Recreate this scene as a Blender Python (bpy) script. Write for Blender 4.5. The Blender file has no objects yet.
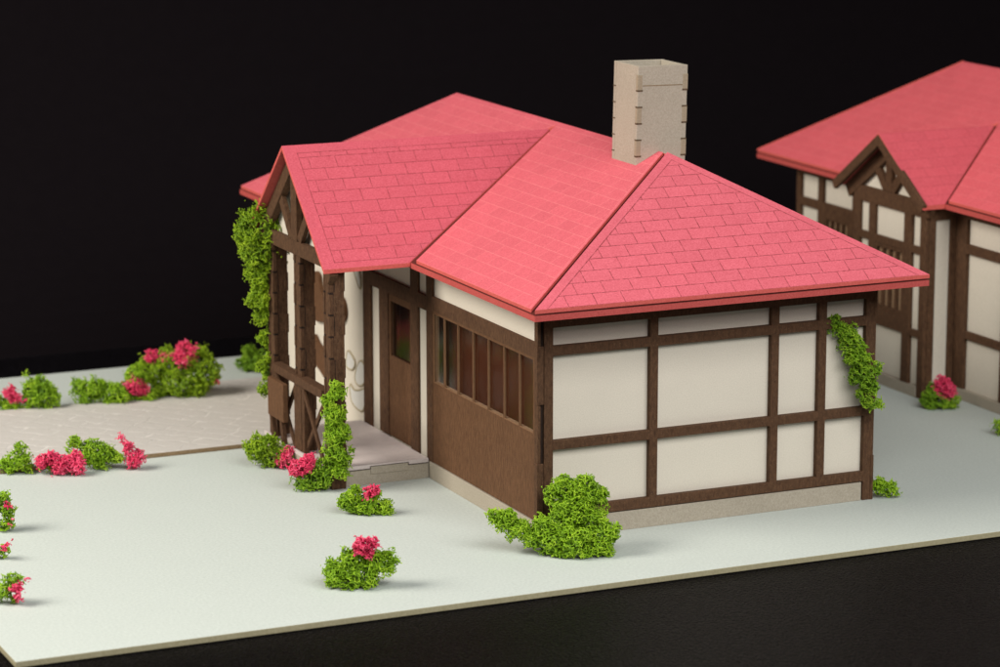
import bpy, bmesh, math, random
import numpy as np
from mathutils import Vector, Matrix
random.seed(7)
SC = bpy.context.scene
COL = SC.collection

# ------------------------------------------------------------------ materials
def new_mat(name):
    m = bpy.data.materials.new(name); m.use_nodes = True
    nt = m.node_tree
    return m, nt, nt.nodes['Principled BSDF']
def N(nt, typ, **kw):
    n = nt.nodes.new(typ)
    for k, v in kw.items():
        if k.startswith('in_'):
            n.inputs[k[3:].replace('_', ' ')].default_value = v
        else: setattr(n, k, v)
    return n
def mixc(nt, fac, a, b, blend='MIX'):
    n = nt.nodes.new('ShaderNodeMix'); n.data_type = 'RGBA'; n.blend_type = blend
    for i, v in ((0, fac), (6, a), (7, b)):
        sock = n.inputs[i]
        if isinstance(v, bpy.types.NodeSocket): nt.links.new(v, sock)
        elif i == 0: sock.default_value = v
        else: sock.default_value = (*v, 1)
    return n.outputs[2]
def math_(nt, op, a, b=None, clamp=False):
    n = nt.nodes.new('ShaderNodeMath'); n.operation = op; n.use_clamp = clamp
    for i, v in enumerate((a, b)):
        if v is None: continue
        if isinstance(v, bpy.types.NodeSocket): nt.links.new(v, n.inputs[i])
        else: n.inputs[i].default_value = v
    return n.outputs[0]
def ramp(nt, fac, lo, hi):
    n = nt.nodes.new('ShaderNodeMapRange'); n.inputs[1].default_value = lo; n.inputs[2].default_value = hi
    nt.links.new(fac, n.inputs[0]); return n.outputs[0]
def noise(nt, vec, scale, detail=3, rough=.6, stretch=None):
    if stretch:
        mp = nt.nodes.new('ShaderNodeMapping'); mp.inputs['Scale'].default_value = stretch
        nt.links.new(vec, mp.inputs[0]); vec = mp.outputs[0]
    n = nt.nodes.new('ShaderNodeTexNoise'); n.inputs['Scale'].default_value = scale
    n.inputs['Detail'].default_value = detail; n.inputs['Roughness'].default_value = rough
    nt.links.new(vec, n.inputs['Vector']); return n.outputs['Fac']
def coord(nt, which='Object'):
    return nt.nodes.new('ShaderNodeTexCoord').outputs[which]
def bump(nt, bs, h, strength, dist=.01):
    b = nt.nodes.new('ShaderNodeBump'); b.inputs['Strength'].default_value = strength; b.inputs['Distance'].default_value = dist
    nt.links.new(h, b.inputs['Height']); nt.links.new(b.outputs[0], bs.inputs['Normal'])

def board_mat(name, c1, c2, rough=.8, grain=70, fibre=None, bmp=.25, blotch=.12, speck=None):
    """laser cut card: fine fibre mottling plus broad soft blotches"""
    m, nt, bs = new_mat(name); co = coord(nt)
    n1 = noise(nt, co, grain, 4, .7, fibre)
    col = mixc(nt, ramp(nt, n1, .32, .68), c1, c2)
    n2 = noise(nt, co, 2.3, 3, .6)
    col = mixc(nt, math_(nt, 'MULTIPLY', ramp(nt, n2, .35, .7), blotch), col, tuple(x*.55 for x in c1))
    if speck:
        n3 = noise(nt, co, grain*2.4, 2, .5)
        col = mixc(nt, math_(nt, 'MULTIPLY', ramp(nt, n3, .62, .72), .6), col, speck)
    nt.links.new(col, bs.inputs['Base Color'])
    bs.inputs['Roughness'].default_value = rough; bs.inputs['Specular IOR Level'].default_value = .25
    bump(nt, bs, n1, bmp, .006)
    return m
M = {}
M['brown'] = board_mat('brown card', (.048,.0215,.010), (.122,.061,.030), grain=48, fibre=(1,1,.35), speck=(.22,.135,.08), bmp=.4)
M['brown_panel'] = board_mat('brown panel card', (.082,.037,.016), (.155,.075,.035), grain=45, fibre=(1.4,1.4,.28), speck=(.27,.16,.085), bmp=.4)
M['burnt'] = board_mat('charred cut edge', (.012,.006,.004), (.03,.015,.009), grain=60)
M['cream'] = board_mat('cream paper board', (.63,.58,.485), (.745,.69,.59), grain=85, bmp=.15, blotch=.05)
M['cream_line'] = board_mat('scorched relief line', (.40,.34,.22), (.50,.44,.31), grain=60)
M['relief'] = board_mat('pale relief stone', (.62,.61,.57), (.70,.69,.64), grain=60)
M['tan'] = board_mat('tan chipboard', (.33,.29,.225), (.45,.40,.325), grain=75, bmp=.3, speck=(.30,.22,.14))
M['tan_edge'] = board_mat('scorched chipboard edge', (.17,.11,.055), (.30,.21,.12), grain=60)
M['slit'] = board_mat('scorched slit', (.07,.045,.025), (.13,.085,.05), grain=60)
M['tan_tab'] = board_mat('end grain chipboard', (.27,.215,.145), (.38,.315,.225), grain=75, bmp=.3)
M['ground'] = board_mat('pale lawn paper', (.455,.502,.468), (.55,.598,.562), grain=38, bmp=.25, blotch=.03)
M['ground_edge'] = board_mat('board cut edge', (.33,.295,.175), (.43,.39,.25), grain=60)
M['floor'] = board_mat('porch floor card', (.58,.51,.49), (.66,.59,.56), grain=60, rough=.45)
M['interior'] = board_mat('dark room card', (.105,.038,.021), (.17,.066,.038), grain=30)

M['bar_edge'] = board_mat('light cut edge', (.20,.11,.055), (.30,.17,.09), grain=60)
def glass_mat():
    m, nt, bs = new_mat('thin window film'); co = coord(nt)
    out = nt.nodes['Material Output']; nt.nodes.remove(bs)
    tr = N(nt, 'ShaderNodeBsdfTransparent'); tr.inputs[0].default_value = (.85,.78,.72,1)
    gl = N(nt, 'ShaderNodeBsdfGlossy'); gl.inputs['Roughness'].default_value = .16
    lw = N(nt, 'ShaderNodeLayerWeight'); fac = math_(nt, 'ADD', math_(nt, 'MULTIPLY', math_(nt, 'POWER', lw.outputs['Facing'], 3.0), .45), .05)
    b = nt.nodes.new('ShaderNodeBump'); b.inputs['Strength'].default_value = .25; b.inputs['Distance'].default_value = .05
    nt.links.new(noise(nt, co, 1.6, 1, .5), b.inputs['Height']); nt.links.new(b.outputs[0], gl.inputs['Normal'])
    mx = N(nt, 'ShaderNodeMixShader'); nt.links.new(fac, mx.inputs[0]); nt.links.new(tr.outputs[0], mx.inputs[1]); nt.links.new(gl.outputs[0], mx.inputs[2])
    nt.links.new(mx.outputs[0], out.inputs[0])
    return m
M['glass'] = glass_mat()

def path_mat():
    m, nt, bs = new_mat('embossed path card'); co = coord(nt)
    mp = N(nt, 'ShaderNodeMapping'); mp.inputs['Rotation'].default_value = (0, 0, math.radians(45)); wn = N(nt, 'ShaderNodeTexNoise'); wn.inputs['Scale'].default_value = 4; nt.links.new(co, wn.inputs['Vector'])
    wm = N(nt, 'ShaderNodeVectorMath', operation='MULTIPLY_ADD'); nt.links.new(wn.outputs['Color'], wm.inputs[0]); wm.inputs[1].default_value = (.16,.16,0); nt.links.new(co, wm.inputs[2])
    nt.links.new(wm.outputs[0], mp.inputs[0])
    br = N(nt, 'ShaderNodeTexBrick'); nt.links.new(mp.outputs[0], br.inputs['Vector'])
    br.inputs['Scale'].default_value = 1; br.inputs['Brick Width'].default_value = .52; br.inputs['Row Height'].default_value = .21
    br.inputs['Mortar Size'].default_value = .014; br.inputs['Mortar Smooth'].default_value = .5; br.offset = .37; br.squash = .7; br.squash_frequency = 3
    n1 = noise(nt, co, 55, 4, .7)
    base = mixc(nt, ramp(nt, n1, .3, .7), (.49,.47,.435), (.58,.555,.52))
    brk = math_(nt, 'MULTIPLY', br.outputs['Fac'], ramp(nt, noise(nt, co, 7, 3), .42, .70))
    nt.links.new(mixc(nt, brk, base, (.76,.73,.69)), bs.inputs['Base Color'])
    bs.inputs['Roughness'].default_value = .7
    bump(nt, bs, math_(nt, 'ADD', math_(nt, 'MULTIPLY', br.outputs['Fac'], -1), math_(nt, 'MULTIPLY', n1, .3)), .5, .01)
    return m
M['path'] = path_mat()

def roof_mat(name, base, line, edges, tile=True, strength=1.0, offs=(0, 0)):
    """red card with engraved tile joints. edges: (point uv, inward normal uv, margin)"""
    m, nt, bs = new_mat(name)
    uv = coord(nt, 'UV'); co = coord(nt)
    n1 = noise(nt, co, 70, 4, .7); n2 = noise(nt, co, 9, 3, .6); n4 = noise(nt, co, 24, 3, .7, (1, 1, 1))
    lo = tuple(c*.80 for c in base); hi = (min(base[0]*1.16, .95), base[1]*1.35+.02, base[2]*1.35+.02)
    col = mixc(nt, ramp(nt, n1, .3, .7), lo, hi)
    col = mixc(nt, math_(nt, 'MULTIPLY', ramp(nt, n2, .4, .7), .25), col, tuple(c*.85 for c in base))
    if tile:
        mp = N(nt, 'ShaderNodeMapping'); mp.inputs['Location'].default_value = (*offs, 0); nt.links.new(uv, mp.inputs[0])
        br = N(nt, 'ShaderNodeTexBrick'); nt.links.new(mp.outputs[0], br.inputs['Vector'])
        br.inputs['Scale'].default_value = 1; br.inputs['Brick Width'].default_value = .268; br.inputs['Row Height'].default_value = .137
        br.inputs['Mortar Size'].default_value = .0042; br.inputs['Mortar Smooth'].default_value = .15
        mask = None; bl = None
        for (p, n, mg) in edges:
            dp = N(nt, 'ShaderNodeVectorMath', operation='DOT_PRODUCT'); nt.links.new(uv, dp.inputs[0]); dp.inputs[1].default_value = (n[0], n[1], 0)
            d = math_(nt, 'SUBTRACT', dp.outputs['Value'], p[0]*n[0]+p[1]*n[1]+mg)
            g = math_(nt, 'GREATER_THAN', d, 0)
            l = math_(nt, 'LESS_THAN', math_(nt, 'ABSOLUTE', d), .0042)
            g2 = math_(nt, 'GREATER_THAN', d, -.0042)
            if mask is None: mask, bl, all2 = g, l, g2
            else:
                mask = math_(nt, 'MULTIPLY', mask, g); bl = math_(nt, 'MAXIMUM', bl, l); all2 = math_(nt, 'MULTIPLY', all2, g2)
        f = br.outputs['Fac'] if mask is None else math_(nt, 'MAXIMUM', math_(nt, 'MULTIPLY', br.outputs['Fac'], mask), math_(nt, 'MULTIPLY', bl, all2))
        h = f
        f = math_(nt, 'MULTIPLY', f, math_(nt, 'MULTIPLY', ramp(nt, n4, .25, .6), strength))
        # each tile a shade of its own
        col = mixc(nt, .10, col, mixc(nt, 1.0, (1, 1, 1), br.outputs['Color'], 'MULTIPLY'), 'MULTIPLY')
        col = mixc(nt, f, col, line)
        br.inputs['Color1'].default_value = (1,1,1,1); br.inputs['Color2'].default_value = (.3,.3,.3,1); br.inputs['Mortar'].default_value = (.6,.6,.6,1)
        hh = math_(nt, 'SUBTRACT', math_(nt, 'MULTIPLY', n1, .25), math_(nt, 'MULTIPLY', h, .8))
        bump(nt, bs, hh, .35, .008)
    else: bump(nt, bs, n1, .25, .006)
    nt.links.new(col, bs.inputs['Base Color']); bs.inputs['Roughness'].default_value = .72
    bs.inputs['Specular IOR Level'].default_value = .3
    return m
RED = (.60,.078,.10)
M['red_edge'] = roof_mat('red card cut edge', (.58,.085,.07), (0,0,0), [], tile=False)
M['red_dark'] = roof_mat('red card lower sheet', (.46,.06,.052), (0,0,0), [], tile=False)

M['red_groove'] = board_mat('scorched red card', (.075,.012,.009), (.13,.02,.015))

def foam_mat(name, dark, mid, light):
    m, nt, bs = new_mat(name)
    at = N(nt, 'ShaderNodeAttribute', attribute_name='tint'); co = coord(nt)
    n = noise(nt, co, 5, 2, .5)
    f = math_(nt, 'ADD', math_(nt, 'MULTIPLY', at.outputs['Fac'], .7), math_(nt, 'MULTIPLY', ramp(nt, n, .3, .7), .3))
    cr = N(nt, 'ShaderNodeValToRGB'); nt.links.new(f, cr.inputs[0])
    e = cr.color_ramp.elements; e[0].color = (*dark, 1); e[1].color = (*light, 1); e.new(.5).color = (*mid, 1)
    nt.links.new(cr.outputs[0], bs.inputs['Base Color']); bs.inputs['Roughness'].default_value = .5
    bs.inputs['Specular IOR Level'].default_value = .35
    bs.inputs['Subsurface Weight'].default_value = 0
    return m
M['foam'] = foam_mat('green foam', (.058,.14,.003), (.235,.43,.008), (.50,.69,.045))
M['foam_light'] = foam_mat('yellow green foam', (.06,.135,.003), (.235,.385,.006), (.46,.62,.025))
M['foam_dark'] = foam_mat('deep green foam', (.05,.12,.005), (.19,.36,.010), (.42,.60,.035))
M['petal'] = foam_mat('pink foam', (.42,.012,.045), (.80,.05,.145), (.93,.19,.31))

def table_mat():
    m, nt, bs = new_mat('black leatherette'); co = coord(nt)
    v = N(nt, 'ShaderNodeTexVoronoi', feature='DISTANCE_TO_EDGE'); v.inputs['Scale'].default_value = 24
    mp = N(nt, 'ShaderNodeMapping'); nt.links.new(co, mp.inputs[0])
    nz = N(nt, 'ShaderNodeTexNoise'); nz.inputs['Scale'].default_value = 12; nt.links.new(co, nz.inputs['Vector'])
    add = N(nt, 'ShaderNodeVectorMath', operation='MULTIPLY_ADD'); nt.links.new(nz.outputs['Color'], add.inputs[0]); add.inputs[1].default_value = (.06,.06,.06); nt.links.new(co, add.inputs[2])
    nt.links.new(add.outputs[0], v.inputs['Vector'])
    n1 = noise(nt, co, 60, 4, .7)
    h = math_(nt, 'ADD', ramp(nt, v.outputs['Distance'], 0, .25), math_(nt, 'MULTIPLY', n1, .8))
    nt.links.new(mixc(nt, ramp(nt, h, .75, 1.55), (.0002,.0002,.0003), (.0095,.0082,.0108)), bs.inputs['Base Color'])
    bs.inputs['Roughness'].default_value = .42; bs.inputs['Specular IOR Level'].default_value = .13; bs.inputs['Specular Tint'].default_value = (.92,.82,1,1)
    bump(nt, bs, h, 1.0, .09)
    return m
M['table'] = table_mat()
def drop_mat():
    m, nt, bs = new_mat('black felt'); co = coord(nt)
    n1 = noise(nt, co, 6, 4, .7)
    nt.links.new(mixc(nt, n1, (.0062,.0049,.0058), (.0082,.0064,.0075)), bs.inputs['Base Color'])
    bs.inputs['Roughness'].default_value = 1; bs.inputs['Specular IOR Level'].default_value = 0
    return m
M['drop'] = drop_mat()

# ------------------------------------------------------------------ geometry helpers
class MB:
    """collects polygons in world coordinates, one mesh object on build"""
    def __init__(s): s.v = []; s.f = []; s.mi = []; s.uv = []
    def poly(s, pts, mi=0, uv=None):
        b = len(s.v); s.v += [tuple(p) for p in pts]; s.f.append(list(range(b, b+len(pts)))); s.mi.append(mi)
        s.uv.append(uv or [(0, 0)]*len(pts))
    def box(s, x0, x1, y0, y1, z0, z1, mi=0):
        p = [(x0,y0,z0),(x1,y0,z0),(x1,y1,z0),(x0,y1,z0),(x0,y0,z1),(x1,y0,z1),(x1,y1,z1),(x0,y1,z1)]
        s.hexa(p, mi)
    def hexa(s, p, mi=0):
        b = len(s.v); s.v += [tuple(q) for q in p]
        for f in ((0,3,2,1),(4,5,6,7),(0,1,5,4),(1,2,6,5),(2,3,7,6),(3,0,4,7)):
            s.f.append([b+i for i in f]); s.mi.append(mi); s.uv.append([(0,0)]*4)
    def prism(s, pts, d, mi=0, mside=None, uvs=None):
        """extrude planar polygon pts by vector d (away from its front)"""
        d = Vector(d); pts = [Vector(p) for p in pts]; n = len(pts)
        nrm = Vector((0,0,0))
        for i in range(n): nrm += pts[i].cross(pts[(i+1) % n])
        if nrm.dot(d) > 0:
            pts = pts[::-1]; uvs = uvs[::-1] if uvs else None
        b = len(s.v); s.v += [tuple(p) for p in pts] + [tuple(p+d) for p in pts]
        ms = mi if mside is None else mside
        s.f.append([b+i for i in range(n)]); s.mi.append(mi); s.uv.append(uvs or [(0,0)]*n)
        s.f.append([b+n+i for i in reversed(range(n))]); s.mi.append(ms); s.uv.append([(0,0)]*n)
        for i in range(n):
            j = (i+1) % n
            s.f.append([b+j, b+i, b+n+i, b+n+j]); s.mi.append(ms); s.uv.append([(0,0)]*4)
    def tube(s, pts, r, mi=0, k=6):
        pts = [Vector(p) for p in pts]; rings = []
        for i, p in enumerate(pts):
            t = (pts[min(i+1, len(pts)-1)] - pts[max(i-1, 0)]).normalized()
            a = t.orthogonal().normalized(); c = t.cross(a)
            b = len(s.v); rings.append(b)
            for q in range(k):
                an = 2*math.pi*q/k; s.v.append(tuple(p + a*math.cos(an)*r + c*math.sin(an)*r))
        for i in range(len(rings)-1):
            for q in range(k):
                s.f.append([rings[i]+q, rings[i]+(q+1)%k, rings[i+1]+(q+1)%k, rings[i+1]+q]); s.mi.append(mi); s.uv.append([(0,0)]*4)
    def sheet(s, axis, pos, depth, adds, subs=(), mi=0, mside=None):
        """flat board with rectangular openings. axis 'x': board faces -x, (u,v)=(y,z); axis 'y': faces -y, (u,v)=(x,z).
        front at pos, back at pos+depth; shared vertices, so bevels only touch real edges"""
        us = sorted({a for r in list(adds)+list(subs) for a in r[:2]}); vs = sorted({a for r in list(adds)+list(subs) for a in r[2:]})
        def inside(r, u, v): return r[0] < u < r[1] and r[2] < v < r[3]
        def solid(i, j):
            if i < 0 or j < 0 or i >= len(us)-1 or j >= len(vs)-1: return False
            u, v = (us[i]+us[i+1])/2, (vs[j]+vs[j+1])/2
            return any(inside(r, u, v) for r in adds) and not any(inside(r, u, v) for r in subs)
        idx = {}
        def vert(i, j, k):
            if (i, j, k) not in idx:
                w = pos + (depth if k else 0)
                idx[(i,j,k)] = len(s.v); s.v.append((w, us[i], vs[j]) if axis == 'x' else (us[i], w, vs[j]))
            return idx[(i,j,k)]
        ms = mi if mside is None else mside
        def face(q, m):
            s.f.append(q if axis == 'y' else q[::-1]); s.mi.append(m); s.uv.append([(0,0)]*4)
        for i in range(len(us)-1):
            for j in range(len(vs)-1):
                if not solid(i, j): continue
                face([vert(i,j,0), vert(i+1,j,0), vert(i+1,j+1,0), vert(i,j+1,0)], mi)
                face([vert(i,j,1), vert(i,j+1,1), vert(i+1,j+1,1), vert(i+1,j,1)], mi)
                if not solid(i-1, j): face([vert(i,j,0), vert(i,j+1,0), vert(i,j+1,1), vert(i,j,1)], ms)
                if not solid(i+1, j): face([vert(i+1,j,0), vert(i+1,j,1), vert(i+1,j+1,1), vert(i+1,j+1,0)], ms)
                if not solid(i, j-1): face([vert(i,j,0), vert(i,j,1), vert(i+1,j,1), vert(i+1,j,0)], ms)
                if not solid(i, j+1): face([vert(i,j+1,0), vert(i+1,j+1,0), vert(i+1,j+1,1), vert(i,j+1,1)], ms)
    def build(s, name, mats, parent=None, bevel=0.0, smooth=False):
        root = parent
        while root is not None and root.parent is not None: root = root.parent
        o_ = Vector(root.location) if root is not None else Vector((0,0,0))
        me = bpy.data.meshes.new(name)
        me.from_pydata([tuple(Vector(v)-o_) for v in s.v], [], s.f)
        for m in (mats if isinstance(mats, (list, tuple)) else [mats]): me.materials.append(m)
        me.polygons.foreach_set('material_index', s.mi)
        ul = me.uv_layers.new(name='UVMap')
        flat = [c for face in s.uv for uv in face for c in uv]
        ul.data.foreach_set('uv', flat)
        if smooth: me.polygons.foreach_set('use_smooth', [True]*len(s.f))
        me.update()
        ob = bpy.data.objects.new(name, me); COL.objects.link(ob)
        if parent is not None: ob.parent = parent
        if bevel:
            bv = ob.modifiers.new('bevel', 'BEVEL'); bv.width = bevel; bv.segments = 2; bv.limit_method = 'ANGLE'; bv.angle_limit = math.radians(40)
            bv.harden_normals = False
        return ob
def islands(mb):
    par = list(range(len(mb.v)))
    def find(a):
        while par[a] != a: par[a] = par[par[a]]; a = par[a]
        return a
    for f in mb.f:
        for q in f[1:]: par[find(q)] = find(f[0])
    groups = {}
    for k, f in enumerate(mb.f): groups.setdefault(find(f[0]), []).append(k)
    return list(groups.values())
def build_each(mb, name, mats, parent=None, **kw):
    """every separate piece becomes a mesh object of its own"""
    out = []
    for fs in islands(mb):
        p = MB(); ids = {}
        for k in fs:
            q = []
            for a in mb.f[k]:
                if a not in ids: ids[a] = len(p.v); p.v.append(mb.v[a])
                q.append(ids[a])
            p.f.append(q); p.mi.append(mb.mi[k]); p.uv.append(mb.uv[k])
        out.append(p.build(name, mats, parent, **kw))
    return out
def thing(name, loc, label, cat, group=None):
    o = bpy.data.objects.new(name, None); COL.objects.link(o); o.location = loc; o.empty_display_size = .2
    tag(o, label, cat, group); return o
def tag(o, label, cat, group=None):
    o['label'] = label; o['category'] = cat
    if group: o['group'] = group
def struct(o): o['kind'] = 'structure'; return o

def slab_uv(pts, udir, origin):
    pts = [Vector(p) for p in pts]; n = (pts[1]-pts[0]).cross(pts[2]-pts[0]).normalized()
    if n.z < 0: n = -n
    u = Vector(udir).normalized(); v = n.cross(u).normalized(); o = Vector(origin)
    if v.z < 0: v = -v
    return [((p-o).dot(u), (p-o).dot(v)) for p in pts]
def roof_slab(name, pts, udir, thick, mname, line, margins, parent, strength=1.0, base=RED, offs=(0,0), tile=True):
    """roof plate: pts = its top face (in order), margins[i] = plain border along edge i (None: no border line)"""
    uvs = slab_uv(pts, udir, pts[0]); n = len(pts); edges = []
    cx = sum(u for u, v in uvs)/n; cy = sum(v for u, v in uvs)/n
    for i in range(n):
        if margins[i] is None: continue
        a, b = uvs[i], uvs[(i+1) % n]; d = Vector((b[0]-a[0], b[1]-a[1])).normalized(); nn = (-d.y, d.x)
        if (cx-a[0])*nn[0] + (cy-a[1])*nn[1] < 0: nn = (d.y, -d.x)
        edges.append((a, nn, margins[i]))
    m = roof_mat(mname, base, line, edges, tile, strength, offs)
    mb = MB(); mb.prism(pts, (0,0,-thick), 0, 1, uvs)
    return mb.build(name, [m, M['red_edge']], parent, bevel=.004)

# ------------------------------------------------------------------ foam bushes
def foam_mesh(name, blobs, mat, rs, s=.022, arm=.0046, floor=.006):
    """open cell foam: a jittered lattice of joined struts filling the outer shell of the lumps"""
    B = np.array(blobs); B[:,3] *= 1.06; lo = (B[:,:3]-B[:,3:]*1.15).min(0); hi = (B[:,:3]+B[:,3:]*1.15).max(0)
    ax = [np.arange(lo[i], hi[i]+s, s) for i in range(3)]
    G = np.stack(np.meshgrid(*ax, indexing='ij'), -1); shape = G.shape[:3]; G = G.reshape(-1, 3)
    G = G + rs.uniform(-.48, .48, G.shape)*s
    def wob(p):
        return (np.sin(p[:,0]*23+1.3)*np.sin(p[:,1]*21+.4)*np.sin(p[:,2]*25+2.1))*.34 + np.sin(p[:,0]*47+p[:,2]*31)*np.sin(p[:,1]*43-p[:,2]*37)*.22
    sd = np.full(len(G), 9.0); w = wob(G)
    for b in B:
        dd = np.linalg.norm(G-b[:3], axis=1) - b[3]*(1+w)
        sd = np.minimum(sd, dd)
    keep = (sd < 0.0) & (sd > -.09) & (G[:,2] > floor)
    # crumbly outer skin
    keep &= ~((sd > -.02) & (rs.random(len(G)) < .45))
    K = keep.reshape(shape); ids = -np.ones(len(G), int); ids[keep] = np.arange(keep.sum()); ids = ids.reshape(shape)
    P = G[keep]; sdk = sd[keep]; n = len(P)
    E = []
    for off, pr in (((1,0,0),.62), ((0,1,0),.62), ((0,0,1),.62), ((1,1,0),.2), ((1,-1,0),.2), ((0,1,1),.2), ((0,1,-1),.2), ((1,0,1),.2), ((-1,0,1),.2)):
        sa = tuple(slice(max(0,-o), sh-max(0,o)) for o, sh in zip(off, shape)); sb = tuple(slice(max(0,o), sh-max(0,-o)) for o, sh in zip(off, shape))
        ok = K[sa] & K[sb] & (rs.random(K[sa].shape) < pr)
        E.append(np.stack([ids[sa][ok], ids[sb][ok]], 1))
    E = np.concatenate(E)
    # ragged free ends, mostly on the outside
    tips = np.nonzero(rs.random(n) < np.where(sdk > -.035, .75, .15))[0]
    A0 = np.concatenate([P[E[:,0]], P[tips]])
    dirs = rs.normal(size=(len(tips),3)); dirs /= np.linalg.norm(dirs, axis=1, keepdims=True)
    A1 = np.concatenate([P[E[:,1]], P[tips]+dirs*s*rs.uniform(.4,.8,(len(tips),1))])
    ta = np.concatenate([E[:,0], tips]); tb = np.concatenate([E[:,1], tips])
    D = A1-A0; D /= np.linalg.norm(D, axis=1, keepdims=True)+1e-9
    ref = np.where(np.abs(D[:,2:3]) < .8, np.array([0,0,1.0]), np.array([1.0,0,0]))
    a = np.cross(D, ref); a /= np.linalg.norm(a, axis=1, keepdims=True)+1e-9; c = np.cross(D, a)
    m = len(D); rad = arm*rs.uniform(.75, 1.3, (m,1)); V = np.empty((m,8,3))
    for k in range(3):
        an = 2*math.pi*k/3; dv = a*math.cos(an)+c*math.sin(an)
        V[:,k] = A0 + dv*rad; V[:,3+k] = A1 + dv*rad
    V[:,6] = A0 - D*rad; V[:,7] = A1 + D*rad
    V = V.reshape(-1,3); V[:,2] = np.maximum(V[:,2], .001 if floor > -1 else -9)
    F = np.array([[0,1,4],[0,4,3],[1,2,5],[1,5,4],[2,0,3],[2,3,5],[3,4,7],[4,5,7],[5,3,7],[1,0,6],[2,1,6],[0,2,6]])[None] + (np.arange(m)*8)[:,None,None]
    tn = np.clip(.66 + sdk*7.5 + rs.normal(size=n)*.20, 0, 1)  # struts deeper inside tinted darker: cavity shade put into the colour
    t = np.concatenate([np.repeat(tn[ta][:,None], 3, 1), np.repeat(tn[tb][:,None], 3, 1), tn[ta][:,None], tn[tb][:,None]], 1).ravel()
    return V, F.reshape(-1,3), t
def foam_object(name, parts, mat, origin, parent=None):
    V, F, t = parts
    V = V - np.array(origin)[None]
    me = bpy.data.meshes.new(name); me.vertices.add(len(V)); me.vertices.foreach_set('co', V.astype(np.float32).ravel())
    me.loops.add(len(F)*3); me.loops.foreach_set('vertex_index', F.astype(np.int32).ravel())
    me.polygons.add(len(F)); me.polygons.foreach_set('loop_start', np.arange(0, len(F)*3, 3, dtype=np.int32))
    me.polygons.foreach_set('use_smooth', np.ones(len(F), dtype=bool))
    me.materials.append(mat)
    at = me.attributes.new('tint', 'FLOAT', 'POINT'); at.data.foreach_set('value', t.astype(np.float32))
    me.update(); me.validate()
    ob = bpy.data.objects.new(name, me); COL.objects.link(ob)
    if parent is None: ob.location = origin
    else: ob.parent = parent
    return ob
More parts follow.
